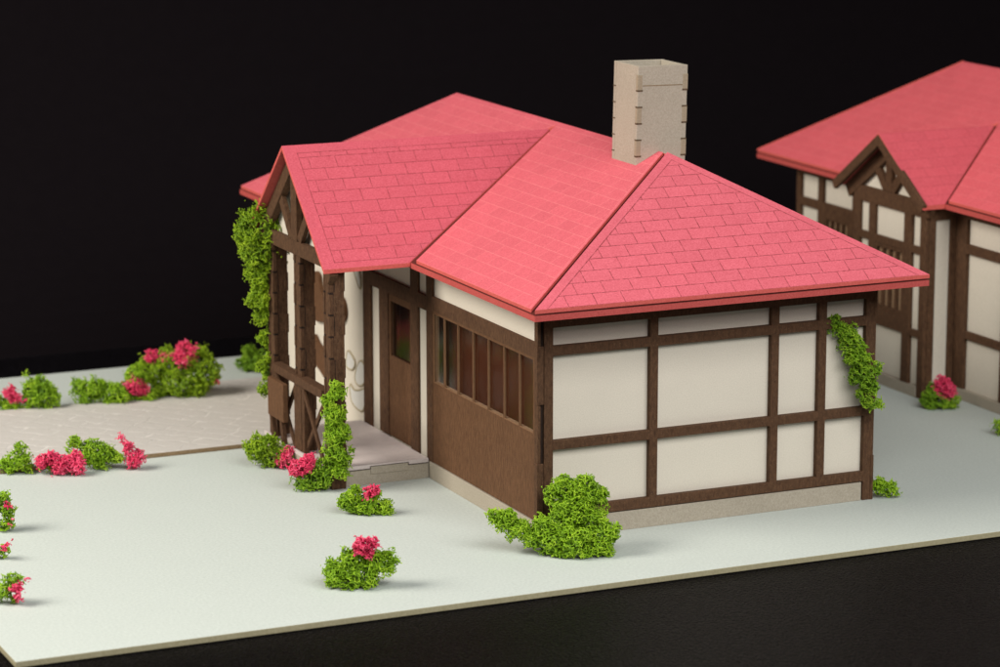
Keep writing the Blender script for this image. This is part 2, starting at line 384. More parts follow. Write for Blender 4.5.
BUSHES=[
 ('flowering_bush', 'round green foam bush with pink tuft standing alone at front of the lawn', (-1.938, -0.647), [(-2.092, -0.578, 0.112, 0.124), (-1.986, -0.626, 0.129, 0.149), (-1.88, -0.673, 0.103, 0.124), (-2.0, -0.619, 0.215, 0.108), (-1.743, -0.735, 0.215, 0.108), (-1.819, -0.701, 0.232, 0.091), (-1.879, -0.674, 0.181, 0.108)], [(-1.93, -0.717, 0.378, 0.074), (-1.855, -0.751, 0.395, 0.058), (-1.975, -0.696, 0.344, 0.05), (-1.893, -0.733, 0.318, 0.058)]),
 ('flowering_bush', 'low green bush with pink tuft in front of the porch step', (-1.014, 1.44), [(-1.163, 1.508, 0.124, 0.108), (-1.032, 1.449, 0.077, 0.117), (-0.9, 1.389, 0.058, 0.09), (-1.121, 1.489, 0.208, 0.072), (-0.835, 1.359, 0.03, 0.054), (-0.982, 1.426, 0.133, 0.09)], [(-1.02, 1.377, 0.223, 0.063), (-0.971, 1.355, 0.251, 0.036), (-1.053, 1.392, 0.251, 0.036)]),
 ('flowering_bush', 'dark green bush with pink flowers at foot of the ivy covered porch pillar', (-1.188, 2.454), [(-1.225, 2.471, 0.078, 0.121), (-1.122, 2.425, 0.116, 0.13), (-1.053, 2.393, 0.212, 0.112), (-1.275, 2.493, 0.145, 0.074), (-1.174, 2.448, 0.039, 0.084)], [(-1.312, 2.444, 0.228, 0.084), (-1.243, 2.413, 0.257, 0.074), (-1.192, 2.39, 0.323, 0.046), (-1.371, 2.471, 0.209, 0.046)]),
 ('flowering_bush', 'green bush with pink tuft on its right below the signboard', (-1.25, 3.423), [(-1.34, 3.463, 0.181, 0.125), (-1.218, 3.408, 0.121, 0.134), (-1.252, 3.423, 0.21, 0.115), (-1.409, 3.494, 0.21, 0.067), (-1.114, 3.361, 0.091, 0.096), (-1.237, 3.416, 0.042, 0.077)], [(-1.134, 3.304, 0.106, 0.067), (-1.09, 3.284, 0.166, 0.048), (-1.161, 3.317, 0.047, 0.048)]),
 ('climbing_ivy', 'green ivy wrapped around the front right porch pillar', (-1.0, 2.27), [(-1.035, 2.286, 0.902, 0.111), (-1.103, 2.317, 0.864, 0.074), (-0.951, 2.248, 0.949, 0.074), (-0.992, 2.267, 0.996, 0.055), (-1.029, 2.283, 0.731, 0.12), (-0.97, 2.256, 0.769, 0.083), (-0.98, 2.261, 0.56, 0.12), (-1.049, 2.292, 0.503, 0.093), (-1.025, 2.281, 0.36, 0.12), (-0.941, 2.243, 0.312, 0.102), (-0.984, 2.263, 0.216, 0.083), (-0.872, 2.212, 0.426, 0.046), (-1.1, 2.315, 0.407, 0.056), (-0.891, 2.221, 0.235, 0.046), (-0.909, 2.229, 0.139, 0.037)], []),
 ('climbing_ivy', 'yellow green ivy hanging down the far left porch pillar below the gable eave', (-1.03, 4.07), [(-1.155, 4.126, 2.192, 0.106), (-1.04, 4.074, 2.241, 0.135), (-1.078, 4.092, 2.064, 0.145), (-0.972, 4.044, 2.094, 0.106), (-1.192, 4.143, 2.094, 0.068), (-1.009, 4.061, 1.927, 0.116), (-1.082, 4.093, 1.818, 0.087), (-1.049, 4.079, 1.67, 0.097), (-1.042, 4.075, 1.541, 0.078), (-1.062, 4.084, 1.423, 0.068), (-1.037, 4.073, 1.303, 0.058), (-1.021, 4.066, 1.174, 0.049), (-1.005, 4.059, 1.055, 0.059), (-0.981, 4.048, 0.935, 0.068), (-1.027, 4.069, 0.825, 0.059), (-1.011, 4.061, 0.695, 0.059), (-1.048, 4.078, 0.594, 0.049)], []),
 ('bush', 'blurred plain green bush behind the gabled porch', (0.013, 7.476), [(0.012, 7.476, 0.221, 0.088), (0.06, 7.454, 0.131, 0.121), (-0.041, 7.5, 0.097, 0.088), (0.009, 7.477, 0.064, 0.099)], []),
 ('corner_bush', 'large lumpy bright green bush against the front corner of the nearer house', (0.02, -0.3), [(0.099, -0.312, 0.481, 0.155), (0.262, -0.371, 0.504, 0.147), (0.381, -0.444, 0.473, 0.095), (0.142, -0.403, 0.365, 0.164), (0.265, -0.506, 0.287, 0.129), (0.339, -0.61, 0.172, 0.138), (0.291, -0.651, 0.072, 0.112), (0.101, -0.55, 0.095, 0.163), (-0.046, -0.46, 0.134, 0.146), (-0.107, -0.386, 0.211, 0.129), (-0.198, -0.378, 0.157, 0.103), (-0.287, -0.304, 0.211, 0.095), (-0.382, -0.223, 0.273, 0.103), (-0.468, -0.161, 0.312, 0.078), (-0.373, -0.284, 0.18, 0.06), (-0.031, -0.529, 0.034, 0.094), (0.168, -0.609, 0.049, 0.103)], []),
 ('climbing_ivy', 'green ivy climbing diagonally up the right corner of the plain end wall', (3.1, -0.05), [(2.945, 0.02, 1.7, 0.072), (3.012, -0.01, 1.645, 0.081), (3.08, -0.041, 1.552, 0.09), (3.123, -0.06, 1.441, 0.1), (3.142, -0.069, 1.33, 0.091), (3.202, -0.096, 1.237, 0.091), (3.254, -0.119, 1.116, 0.1), (3.284, -0.133, 1.237, 0.063), (3.349, -0.162, 1.293, 0.045), (3.274, -0.128, 0.976, 0.073), (3.206, -0.098, 1.051, 0.073), (3.341, -0.159, 0.93, 0.055), (3.241, -0.114, 0.93, 0.045), (3.164, -0.079, 1.07, 0.045)], []),
 ('bush', 'small green tuft at base of the right corner of the end wall', (3.529, -0.006), [(3.506, 0.004, 0.103, 0.083), (3.574, -0.027, 0.084, 0.074), (3.472, 0.02, 0.16, 0.055), (3.642, -0.057, 0.055, 0.037), (3.684, -0.076, 0.055, 0.018)], []),
 ('flowering_bush', 'blurred bush with deep pink flower head beside the farther house', (5.925, 2.827), [(5.882, 2.846, 0.114, 0.135), (5.817, 2.875, 0.05, 0.083), (6.006, 2.79, 0.071, 0.114), (5.926, 2.826, 0.22, 0.083), (6.092, 2.751, 0.039, 0.042)], [(5.931, 2.758, 0.245, 0.093), (5.99, 2.732, 0.17, 0.062), (5.892, 2.776, 0.298, 0.052)]),
 ('bush', 'green bush cut by the right edge near the farther house', (5.834, 1.579), [(5.821, 1.585, 0.109, 0.07), (5.867, 1.564, 0.068, 0.08), (5.93, 1.536, 0.109, 0.08)], []),
 ('flowering_bush', 'small bush with pink head at the far left end of the row behind the path', (-2.891, 6.7), [(-2.943, 6.724, 0.074, 0.083), (-2.849, 6.681, 0.063, 0.083), (-3.008, 6.753, 0.127, 0.072)], [(-2.889, 6.633, 0.215, 0.072), (-2.843, 6.613, 0.162, 0.052), (-2.779, 6.584, 0.13, 0.031)]),
 ('bush', 'plain green bush second from the left behind the path', (-2.58, 6.586), [(-2.695, 6.638, 0.28, 0.083), (-2.603, 6.596, 0.206, 0.145), (-2.51, 6.554, 0.163, 0.114), (-2.7, 6.64, 0.121, 0.104), (-2.559, 6.576, 0.1, 0.104), (-2.72, 6.649, 0.376, 0.052)], []),
 ('bush', 'long low plain green bush in the middle of the row behind the path', (-1.97, 6.549), [(-2.163, 6.637, 0.198, 0.104), (-2.021, 6.573, 0.177, 0.125), (-2.119, 6.616, 0.091, 0.104), (-1.972, 6.551, 0.23, 0.073), (-1.879, 6.509, 0.155, 0.115), (-1.804, 6.475, 0.123, 0.115), (-2.227, 6.666, 0.284, 0.042), (-1.9, 6.518, 0.069, 0.083)], []),
 ('flowering_bush', 'small bush with pink flowers low down at the path edge beside the big mound', (-1.554, 6.498), [(-1.591, 6.514, 0.298, 0.125), (-1.653, 6.542, 0.116, 0.084), (-1.482, 6.465, 0.083, 0.094), (-1.559, 6.5, 0.062, 0.073)], [(-1.63, 6.466, 0.215, 0.084), (-1.546, 6.428, 0.161, 0.063), (-1.572, 6.44, 0.268, 0.042)]),
 ('flowering_bush', 'big green mound topped with three pink flower tufts behind the path', (-1.058, 6.496), [(-1.347, 6.627, 0.317, 0.147), (-1.201, 6.561, 0.424, 0.137), (-1.157, 6.541, 0.23, 0.189), (-1.014, 6.476, 0.187, 0.19), (-1.284, 6.598, 0.122, 0.137), (-0.962, 6.453, 0.402, 0.168), (-0.868, 6.411, 0.294, 0.158), (-0.803, 6.381, 0.208, 0.084), (-1.113, 6.521, 0.068, 0.095), (-1.247, 6.581, 0.521, 0.063), (-0.912, 6.43, 0.488, 0.095), (-1.432, 6.665, 0.381, 0.095)], [(-1.4, 6.585, 0.47, 0.073), (-1.276, 6.529, 0.47, 0.052), (-1.065, 6.434, 0.491, 0.115), (-1.142, 6.468, 0.491, 0.063), (-0.774, 6.302, 0.211, 0.032)]),
 ('bush', 'plain green bush at left end of the row before the path', (-3.52, 4.201), [(-3.57, 4.223, 0.083, 0.095), (-3.464, 4.175, 0.132, 0.095), (-3.478, 4.181, 0.249, 0.067), (-3.414, 4.153, 0.073, 0.067), (-3.585, 4.23, 0.161, 0.057)], []),
 ('flowering_bush', 'wide pink flower clump on a little green in the row before the path', (-3.136, 4.011), [(-3.227, 4.052, 0.057, 0.048), (-3.089, 3.99, 0.037, 0.038), (-3.38, 4.121, 0.165, 0.029), (-3.314, 4.092, 0.047, 0.038)], [(-3.311, 4.024, 0.131, 0.066), (-3.224, 3.985, 0.15, 0.076), (-3.13, 3.943, 0.121, 0.085), (-3.034, 3.9, 0.121, 0.085), (-3.157, 3.955, 0.072, 0.076), (-3.002, 3.885, 0.052, 0.057)]),
 ('bush', 'plain green bush between two pink clumps before the path', (-2.755, 4.025), [(-2.957, 4.116, 0.259, 0.076), (-3.002, 4.136, 0.21, 0.057), (-2.785, 4.038, 0.17, 0.124), (-2.716, 4.007, 0.141, 0.115), (-2.638, 3.972, 0.131, 0.086), (-2.761, 4.028, 0.072, 0.086), (-2.568, 3.94, 0.131, 0.048), (-2.873, 4.078, 0.141, 0.077)], []),
 ('flower_clump', 'leafless pink flower sprig at right end of the row before the path', (-2.423, 3.922), [], [(-2.535, 3.906, 0.263, 0.038), (-2.493, 3.887, 0.204, 0.048), (-2.425, 3.857, 0.125, 0.057), (-2.461, 3.873, 0.066, 0.048), (-2.382, 3.837, 0.115, 0.038), (-2.56, 3.918, 0.312, 0.029)]),
 ('flowering_bush', 'green bush dotted with pink at the left edge, farthest of three', (-4.15, 2.237), [(-4.164, 2.244, 0.288, 0.08), (-4.127, 2.227, 0.178, 0.071), (-4.114, 2.221, 0.087, 0.062), (-4.171, 2.247, 0.059, 0.071), (-4.238, 2.277, 0.243, 0.097)], [(-4.148, 2.171, 0.25, 0.035), (-4.096, 2.147, 0.122, 0.026), (-4.122, 2.159, 0.085, 0.026)]),
 ('flowering_bush', 'smallest pink sprigged bush at the left edge, middle of three', (-4.396, 1.396), [(-4.4, 1.397, 0.061, 0.06), (-4.462, 1.426, 0.061, 0.069)], [(-4.374, 1.32, 0.14, 0.026), (-4.398, 1.331, 0.113, 0.034), (-4.342, 1.305, 0.175, 0.017)]),
 ('flowering_bush', 'green bush with pink head at the left edge, nearest of three', (-4.684, 0.103), [(-4.725, 0.122, 0.112, 0.081), (-4.685, 0.104, 0.196, 0.065), (-4.611, 0.07, 0.196, 0.049), (-4.793, 0.152, 0.078, 0.073), (-4.675, 0.099, 0.044, 0.049)], [(-4.651, 0.023, 0.13, 0.057), (-4.646, 0.02, 0.07, 0.041), (-4.567, -0.016, 0.222, 0.024)]),
]

# ------------------------------------------------------------------ the setting
mb = MB(); mb.box(-60, 60, -40, 26, -.6, -.056); struct(mb.build('table_surface', M['table']))
# black sheet hung behind the table, curving up from it
mb = MB(); prev = None
prof = [(9.5, -.0555)] + [(9.5+5*math.sin(a), 5-.0555-5*math.cos(a)) for a in [math.radians(x) for x in range(5, 91, 5)]] + [(14.5, 30)]
for (y, z) in prof:
    if prev: mb.poly([(-60, prev[0], prev[1]), (60, prev[0], prev[1]), (60, y, z), (-60, y, z)])
    prev = (y, z)
struct(mb.build('backdrop', M['drop'], smooth=True))
# pale base board: the lawn
mb = MB(); mb.prism([(-5.06,-1.41,0),(15,-1.41,0),(15,8.29,0),(-5.06,8.29,0)], (0,0,-.052), 0, 1)
struct(mb.build('ground', [M['ground'], M['ground_edge']], bevel=.006))
# raised card path along the porch
mb = MB(); mb.prism([(-5.0,4.23,.045),(-1.07,4.23,.045),(-1.07,2.46,.045),(-.03,2.46,.045),(-.03,7.0,.045),(-.80,7.0,.045),(-.97,6.62,.045),(-5.0,6.62,.045)], (0,0,-.043), 0, 1)
# (the strip under the porch is hidden by its base)
struct(mb.build('path', [M['path'], M['tan_edge']], bevel=.004))

# ------------------------------------------------------------------ the nearer house
W, L = 3.4, 6.4935
H1 = thing('model_house', (1.7, 3.25, 0), 'nearer card model house with red tiled hip roof, chimney and gabled porch', 'model house')
# -- end wall, facing the camera
mb = MB(); mb.box(.06, W-.06, .062, .10, .0, 2.06)
ew = mb.build('end_wall', M['cream'], H1)
posts = [(.064,.152,.0,2.06),(1.095,1.175,.18,2.06),(2.313,2.393,.18,2.06),(2.803,2.883,.18,2.06),(3.295,3.40,.0,2.06)]
rails = [(.10,3.35,.18,.272),(.10,3.35,.80,.885),(.10,3.35,1.64,1.727),(.10,3.35,1.89,2.06)]
mb = MB(); mb.sheet('y', 0, .06, posts+rails)
mb.build('timber_frame', [M['brown']], ew, bevel=.005)
mb = MB(); mb.sheet('y', .004, .05, [(.154,3.283,.0,.172)])
mb.build('plinth', M['tan'], ew, bevel=.004)
# corner finger joints: alternating tabs of the front wall's board, dark kerf between
mb = MB(); mb.box(.001, .066, .022, .058, .0, 2.06); mb.build('joint_kerf', M['burnt'], ew)
mb = MB()
for i, (z0, z1) in enumerate([(.0,.20),(.21,.69),(.70,1.21),(1.22,1.735),(1.745,2.06)]):
    mb.box(-.008 if i % 2 else .0015, .056 if i % 2 else .030, -.009 if i % 2 else -.002, .05, z0, z1)
build_each(mb, 'corner_tab', M['brown'], ew, bevel=.003)
mb = MB()
for (z0, z1) in [(.0,.42),(.9,1.3),(1.72,2.05)]: mb.box(3.372, 3.404, -.006, .05, z0, z1)
build_each(mb, 'corner_tab', M['brown'], ew, bevel=.003)
# -- rear and right walls
mb = MB(); mb.box(W-.06, W-.02, .10, L-.06, 0, 2.06); mb.box(.06, W-.06, L-.10, L-.06, 0, 2.06); build_each(mb, 'rear_wall', M['cream'], H1)
mb = MB(); mb.box(.10, W-.06, .10, L-.10, 0, .03); mb.build('room_floor', M['interior'], H1)
mb = MB(); mb.box(.20, .23, .12, 3.6, .035, 2.05); mb.box(.066, .19, 3.58, 3.6, .035, 2.05); mb.box(.066, .19, .12, .14, .035, 2.05); mb.box(.066, .19, 2.55, 2.57, .035, 2.05); build_each(mb, 'added_partition', M['interior'], H1)  # partition added close behind the openings to catch light through the panes
# -- front wall with window and door
fw_ = MB()
fw_.sheet('x', .03, .03, [(.03,L-.06,.0,2.06)], [(.1,2.3,.95,1.6),(2.872,3.42,.955,1.565)])
fwall = fw_.build('front_wall', M['cream'], H1)
frame = [(.0,.068,.165,2.06),(.06,2.40,1.625,1.765),(2.38,3.90,1.60,1.745),
         (2.335,2.475,.165,2.06),(2.685,2.865,.165,2.06),(3.885,4.08,.165,2.02),(6.33,L,.0,2.06),(4.05,6.35,1.82,1.92),(3.43,3.66,.19,1.62)]
mb = MB(); mb.sheet('x', 0, .028, frame); mb.build('timber_frame', M['brown'], fwall, bevel=.005)
mb = MB(); mb.sheet('x', .006, .022, [(.068,2.335,.168,.925)]); mb.build('lower_panel', M['brown_panel'], fwall, bevel=.003)
mb = MB(); mb.sheet('x', -.006, .034, [(.004,2.41,.0,.162)]); mb.build('plinth', M['tan'], fwall, bevel=.004)
win = MB(); win.sheet('x', .004, .02, [(.07,2.333,.926,1.624)], [(a, b, .95, 1.6) for a, b in
    [(.10,.375),(.399,.705),(.729,1.047),(1.071,1.387),(1.411,1.731),(1.755,2.048),(2.072,2.31)]], 0, 1)
win = win.build('window', [M['brown_panel'], M['bar_edge']], H1, bevel=.003)
mb = MB(); mb.box(.0275, .0295, .08, 2.325, .93, 1.62); mb.build('pane', M['glass'], win)
door = MB(); door.sheet('x', .012, .03, [(2.868,3.428,.19,1.60)], [(2.90,3.39,.99,1.53)])
door = door.build('door', M['brown_panel'], H1, bevel=.004)
mb = MB(); mb.box(.0435, .0455, 2.88, 3.41, .97, 1.55); mb.build('pane', M['glass'], door)
# stone shaped reliefs and the wavy brown board on the wall inside the porch
def yz(pts, x): return [(x, a, b) for a, b in pts]
def smooth_loop(pts, n=6):
    P = [Vector(p) for p in pts]; out = []
    for i in range(len(P)):
        p0, p1, p2, p3 = P[i-1], P[i], P[(i+1) % len(P)], P[(i+2) % len(P)]
        for k in range(n):
            t = k/n
            out.append(.5*((2*p1)+(p2-p0)*t+(2*p0-5*p1+4*p2-p3)*t*t+(3*p1-p0-3*p2+p3)*t**3))
    return out
ovals = [[(4.199,.776),(4.296,.705),(4.353,.602),(4.342,.532),(4.247,.511),(4.125,.557),(4.082,.647),(4.106,.744)],
         [(4.56,.80),(4.46,.79),(4.363,.735),(4.378,.68),(4.461,.63),(4.60,.65)],
         [(4.40,1.72),(4.29,1.58),(4.215,1.51),(4.176,1.54),(4.195,1.64),(4.26,1.74)],
         [(4.50,.47),(4.40,.44),(4.26,.46),(4.11,.50),(4.10,.36),(4.2,.26),(4.45,.30)]]
for q in ovals:
    lp = smooth_loop(yz(q, .0195)); mb = MB(); mb.prism(lp, (.012,0,0)); pl = mb.build('wall_stone', M['relief'], fwall)
    pass
mb = MB()
for q in ovals:
    lp = smooth_loop(yz(q, .022)); mb.tube(lp+lp[:1], .010)
build_each(mb, 'stone_outline', M['cream_line'], fwall, smooth=True)
wavy = [[(5.42,1.44),(5.28,1.46),(5.233,1.354),(5.138,1.235),(5.02,1.215),(4.86,1.29),(4.70,1.34),(4.60,1.31),(4.55,1.2),(4.60,1.11),(4.75,1.03),(5.10,1.00),(5.46,1.00)],
        [(5.46,.80),(5.314,.74),(5.144,.69),(5.03,.704),(4.85,.73),(4.70,.66),(4.75,.5),(4.90,.40),(5.096,.40),(5.237,.45),(5.38,.50),(5.50,.52)]]
for q in wavy:
    mb = MB(); mb.prism(smooth_loop(yz(q, -.015)), (.04,0,0)); mb.build('wavy_board', M['brown_panel'], fwall)
# -- porch
mb = MB(); mb.box(-1.03, -.008, 2.415, 4.12, 0, .148)
pf = mb.build('porch_base', M['tan'], H1, bevel=.003)
mb = MB(); mb.box(-1.035, -.010, 2.409, 4.125, .150, .192)
mb.build('porch_floor', [M['floor']], pf, bevel=.003)
mb = MB(); mb.box(-.60, -.22, 2.4065, 2.45, .10, .1725); mb.build('floor_tab', M['tan'], pf, bevel=.002)
mb = MB()
for x0, x1 in ((-1.03,-.604),(-.216,-.01)): mb.box(x0, x1, 2.4068, 2.409, .150, .156)
mb.box(-.606,-.600,2.4055,2.41,.150,.178); mb.box(-.22,-.214,2.4055,2.41,.150,.178); mb.box(-.606,-.214,2.4055,2.41,.1735,.178)
mb.build('joint_kerf', M['burnt'], pf)
def pillar(y0, y1, z0, z1, seed):
    mb = MB(); x0, x1 = -1.008, -.858
    mb.box(x0+.004, x1-.004, y0+.004, y1-.004, z0, z1)
    z = z0+.03; k = seed; h = .205
    while z < z1-.02:
        e = min(z+h-.020, z1)
        for yc, s in ((y0, 1), (y1, -1)):
            on_front = (k+(s > 0)) % 2
            if on_front: mb.box(x0-.007, x0+.03, min(yc-.001*s, yc+.036*s), max(yc-.001*s, yc+.036*s), z, e)
            else: mb.box(x0+.0, x0+.034, min(yc-.007*s, yc+.03*s), max(yc-.007*s, yc+.03*s), z, e)
            mb.box(x1-.034, x1+.002, min(yc-.003*s, yc+.03*s), max(yc-.003*s, yc+.03*s), z+.002, e-.002) if on_front else None
            mb.box(x0-.001, x0+.04, min(yc-.002*s, yc+.04*s), max(yc-.002*s, yc+.04*s), e+.001, e+.018, 1)
        mb.box(x0+.033, x0+.040, y0+.0005, y0+.02, z, e, 1) if k % 2 else mb.box(x0+.046, x0+.053, y0+.0005, y0+.02, z, e, 1)
        z += h; k += 1
    mb.build('pillar', [M['brown'], M['burnt']], H1, bevel=.002)
pillar(2.365, 2.515, .0, 2.12, 1); pillar(3.135, 3.29, .15, 2.10, 2); pillar(3.865, 4.015, .15, 2.12, 3)
rail = MB()
rail.box(-1.045, -.94, 2.518, 3.862, .845, .925)
rl = rail.build('railing', M['brown'], H1, bevel=.004)
def bar(mb, p, q, w, x0, x1):
    p = Vector((0,)+p); q = Vector((0,)+q); d = (q-p).normalized(); nn = Vector((0,-d.z,d.y))*w/2
    mb.prism([(x0,)+tuple((p+nn)[1:]), (x0,)+tuple((p-nn)[1:]), (x0,)+tuple((q-nn)[1:]), (x0,)+tuple((q+nn)[1:])], (x1-x0,0,0))
for (ya, yb) in ((2.52,3.13),(3.295,3.86)):
    mb = MB(); bar(mb, (ya+.02,.20), (yb-.02,.84), .05, -1.02, -.995); bar(mb, (ya+.02,.84), (yb-.02,.20), .05, -.993, -.968)
    mb.box(-1.018,-.97,(ya+yb)/2+.22,(ya+yb)/2+.29,.195,.844); build_each(mb, 'cross_brace', M['brown'], rl, bevel=.003)
mb = MB(); mb.box(-1.022, -.985, 3.12, 3.305, .195, .846); mb.build('baluster_board', M['brown'], rl, bevel=.003)
mb = MB(); mb.prism([(-1.10,3.40,.425),(-1.10,3.83,.425),(-1.10,3.83,.80),(-1.10,3.40,.80)], (.052,0,0)); mb.build('sign_board', M['brown_panel'], H1, bevel=.006)
mb = MB()
for ya in (3.44, 3.72): bar(mb, (ya,.2), (ya+.06,.44), .06, -1.095, -1.052)
build_each(mb, 'sign_leg', M['brown'], H1, bevel=.003)
# gable truss
gy = 3.235
tr = MB(); tr.box(-1.022, -.965, 2.42, 4.05, 2.088, 2.222)
truss = tr.build('gable_truss', M['brown'], H1, bevel=.004)
mb = MB(); mb.box(-1.026, -.97, gy-.075, gy+.075, 2.224, 2.93); mb.build('king_post', M['brown'], truss, bevel=.004)
mb = MB(); bar(mb, (gy+.10,2.23), (gy+.42,2.62), .10, -1.018, -.972); bar(mb, (gy-.10,2.23), (gy-.42,2.62), .10, -1.018, -.972); build_each(mb, 'strut', M['brown'], truss, bevel=.004)
gyR, gw = 3.30, 1.06
def gz(y, top=3.12): return top - abs(y-gyR)*.945
mb = MB()
bar(mb, (gyR+.02,2.935), (gyR+1.0,2.005), .13, -1.03, -.955); bar(mb, (gyR-.02,2.935), (gyR-1.0,2.005), .13, -1.034, -.959); build_each(mb, 'rafter', M['brown'], truss, bevel=.004)
mb = MB(); mb.prism([(-.93,gyR-.93,2.1),(-.93,gyR+.93,2.1),(-.93,gyR,2.98)], (.03,0,0)); mb.build('gable_panel', M['cream'], truss)
# -- roof
He, Hr = 2.065, 3.178
ex0, ex1, ey0, ey1 = -.246, 3.646, -.4765, 6.970
rx, ry0, ry1 = 1.78, 1.023, 5.827
def hip_body(x0, x1, y0, y1, rxx, r0, r1, zb, zt, zr, name, parent):
    mb = MB()
    b = [(x0,y0,zb),(x1,y0,zb),(x1,y1,zb),(x0,y1,zb)]; t = [(p[0],p[1],zt) for p in b]; R0 = (rxx,r0,zr); R1 = (rxx,r1,zr)
    mb.poly(b[::-1])
    for i in range(4): mb.poly([b[i], b[(i+1)%4], t[(i+1)%4], t[i]])
    for q in ([t[0],t[1],R0],[t[1],t[2],R1,R0],[t[2],t[3],R1],[t[3],t[0],R0,R1]): mb.poly(q, 1)
    return mb.build(name, [M['red_dark'], M['red_groove']], parent)
T = .034
roof = hip_body(ex0, ex1, ey0, ey1, rx, ry0, ry1, He, He+.052, Hr-T-.006, 'roof', H1)
zt = He+.052+.006+T; i_ = .010
S = (Hr-zt)/(rx-ex0)
LIGHT = (.78,.22,.23); DARK = (.15,.018,.018)  # pale joints: light grazing the engraving, put into the line colour
A = (ex0+i_, ey0+i_+.015, zt); Bp = (ex0+i_, ey1-i_, zt)
xb = ex0 + (3.12-zt)/S
gp = .085
main = [(ex0+i_, ey0+.10, zt), (rx, ry0+.09, Hr-.010), (rx, ry1, Hr-.010), (ex0+i_, ey1-i_, zt),
        (ex0+i_, gyR+gw+.02+gp, zt), (xb+.07, gyR, 3.12), (ex0+i_, gyR-gw-.02-gp, zt)]
main = [Vector(p) for p in main]
for p in main: p.z = zt-.004 + S*(p.x-ex0)          # keep the plate planar
roof_slab('roof_plate', main, (0,1,0), T, 'red tiles, front slope', LIGHT, [.03,.07,None,None,None,None,None], roof, .75, base=(.66,.104,.132))
end = [(ex0-.004, ey0-.004, zt+.012), (ex1+.004, ey0-.004, zt+.012), (rx, ry0+.012, Hr+.010)]
roof_slab('roof_plate', end, (1,0,0), T+.004, 'red tiles, end slope', DARK, [None,.08,.08], roof, .85, base=(.64,.104,.138), offs=(.08,.0))
roof_slab('roof_plate', [(ex1-i_,ey0+.04,zt),(ex1-i_,ey1-i_,zt),(rx+.004,ry1,Hr-.012),(rx+.004,ry0+.03,Hr-.012)], (0,1,0), T, 'red tiles, rear slope', LIGHT, [None]*4, roof, .5)
roof_slab('roof_plate', [(ex0+.02,ey1-.002,zt-.006),(ex1-.02,ey1-.002,zt-.006),(rx,ry1+.012,Hr-.018)], (1,0,0), T, 'red tiles, far end slope', DARK, [None]*3, roof, .5)
# porch roof plates
tv = .042
zr_ = 3.12; ze = zr_-gw*.945; xf = -1.11
right = [(xf, gyR-gw, ze), (xf, gyR, zr_), (xb+.01, gyR, zr_), (ex0-.015, gyR-gw, ze)]
left = [(xf, gyR+gw, ze), (xf, gyR+.004, zr_-.004), (xb, gyR+.004, zr_-.004), (ex0-.015, gyR+gw, ze)]
pr = roof_slab('porch_roof', right, (1,0,0), tv, 'red tiles, porch right', DARK, [.13,.10,None,.07], H1, .72, base=(.58,.080,.112), offs=(.05,.067))  # same red card, darker base: this slope's shade put into its colour
roof_slab('roof_plate', left, (1,0,0), tv, 'red tiles, porch left', DARK, [.13,.10,None,.07], pr, .7)
# -- chimney of four finger jointed boards, leaning a little
ch = MB()
cx0, cx1, cy0, cy1, cz0, cz1, t = 1.545, 2.05, 1.20, 1.69, 2.70, 3.955, .045
ch.box(cx0, cx1, cy0, cy0+t, cz0, cz1); ch.box(cx0, cx1, cy1-t, cy1, cz0, cz1)
ch.box(cx0+.001, cx0+t, cy0+t+.001, cy1-t-.001, cz0, cz1-.001); ch.box(cx1-t, cx1-.001, cy0+t+.001, cy1-t-.001, cz0, cz1-.001)
chim = ch.build('chimney', M['tan'], H1, bevel=.004)
mb = MB(); k = 0
tabs = MB()
for cx, sx in ((cx0,-1),(cx1,1)):
    for j, z in enumerate((3.13,3.28,3.43,3.58,3.73)):
        ys = cy0
        # dark slit where two tabs meet, then a raised tab
        mb.box(cx-(.004 if sx<0 else .05), cx+(.05 if sx<0 else .004), cy0-.004, cy0+.03, z-.007, z+.007)
        if j % 2 == 0: tabs.box(cx-(.004 if sx<0 else .045), cx+(.045 if sx<0 else .004), cy0-.004, cy0+.03, z+.006, z+.144)
    for j, z in enumerate((3.13,3.28,3.43,3.58,3.73)):
        mb.box(cx-(.004 if sx<0 else .03), cx+(.03 if sx<0 else .004), cy1-.045, cy1+.004, z-.005, z+.005)
build_each(mb, 'joint_slit', M['slit'], chim); build_each(tabs, 'joint_tab', M['tan_tab'], chim, bevel=.003)
mb = MB(); mb.box(cx0+.05, cx1-.05, cy0-.003, cy0, 3.772, 3.779); mb.build('engraved_line', M['tan_edge'], chim)
mb = MB(); mb.box(cx0+t+.001, cx1-t-.001, cy0+t+.001, cy1-t-.001, cz0, 3.30); mb.build('flue', M['tan_edge'], chim)
def tilt(obs, piv, ang, axis):
    Rm = Matrix.Translation(piv) @ Matrix.Rotation(ang, 4, axis) @ Matrix.Translation(-piv)
    for o in obs: o.data.transform(Rm)
piv = Vector((1.78, 1.4, 3.1)) - Vector(H1.location)
tilt([chim]+list(chim.children), piv, math.radians(1.2), 'Y')

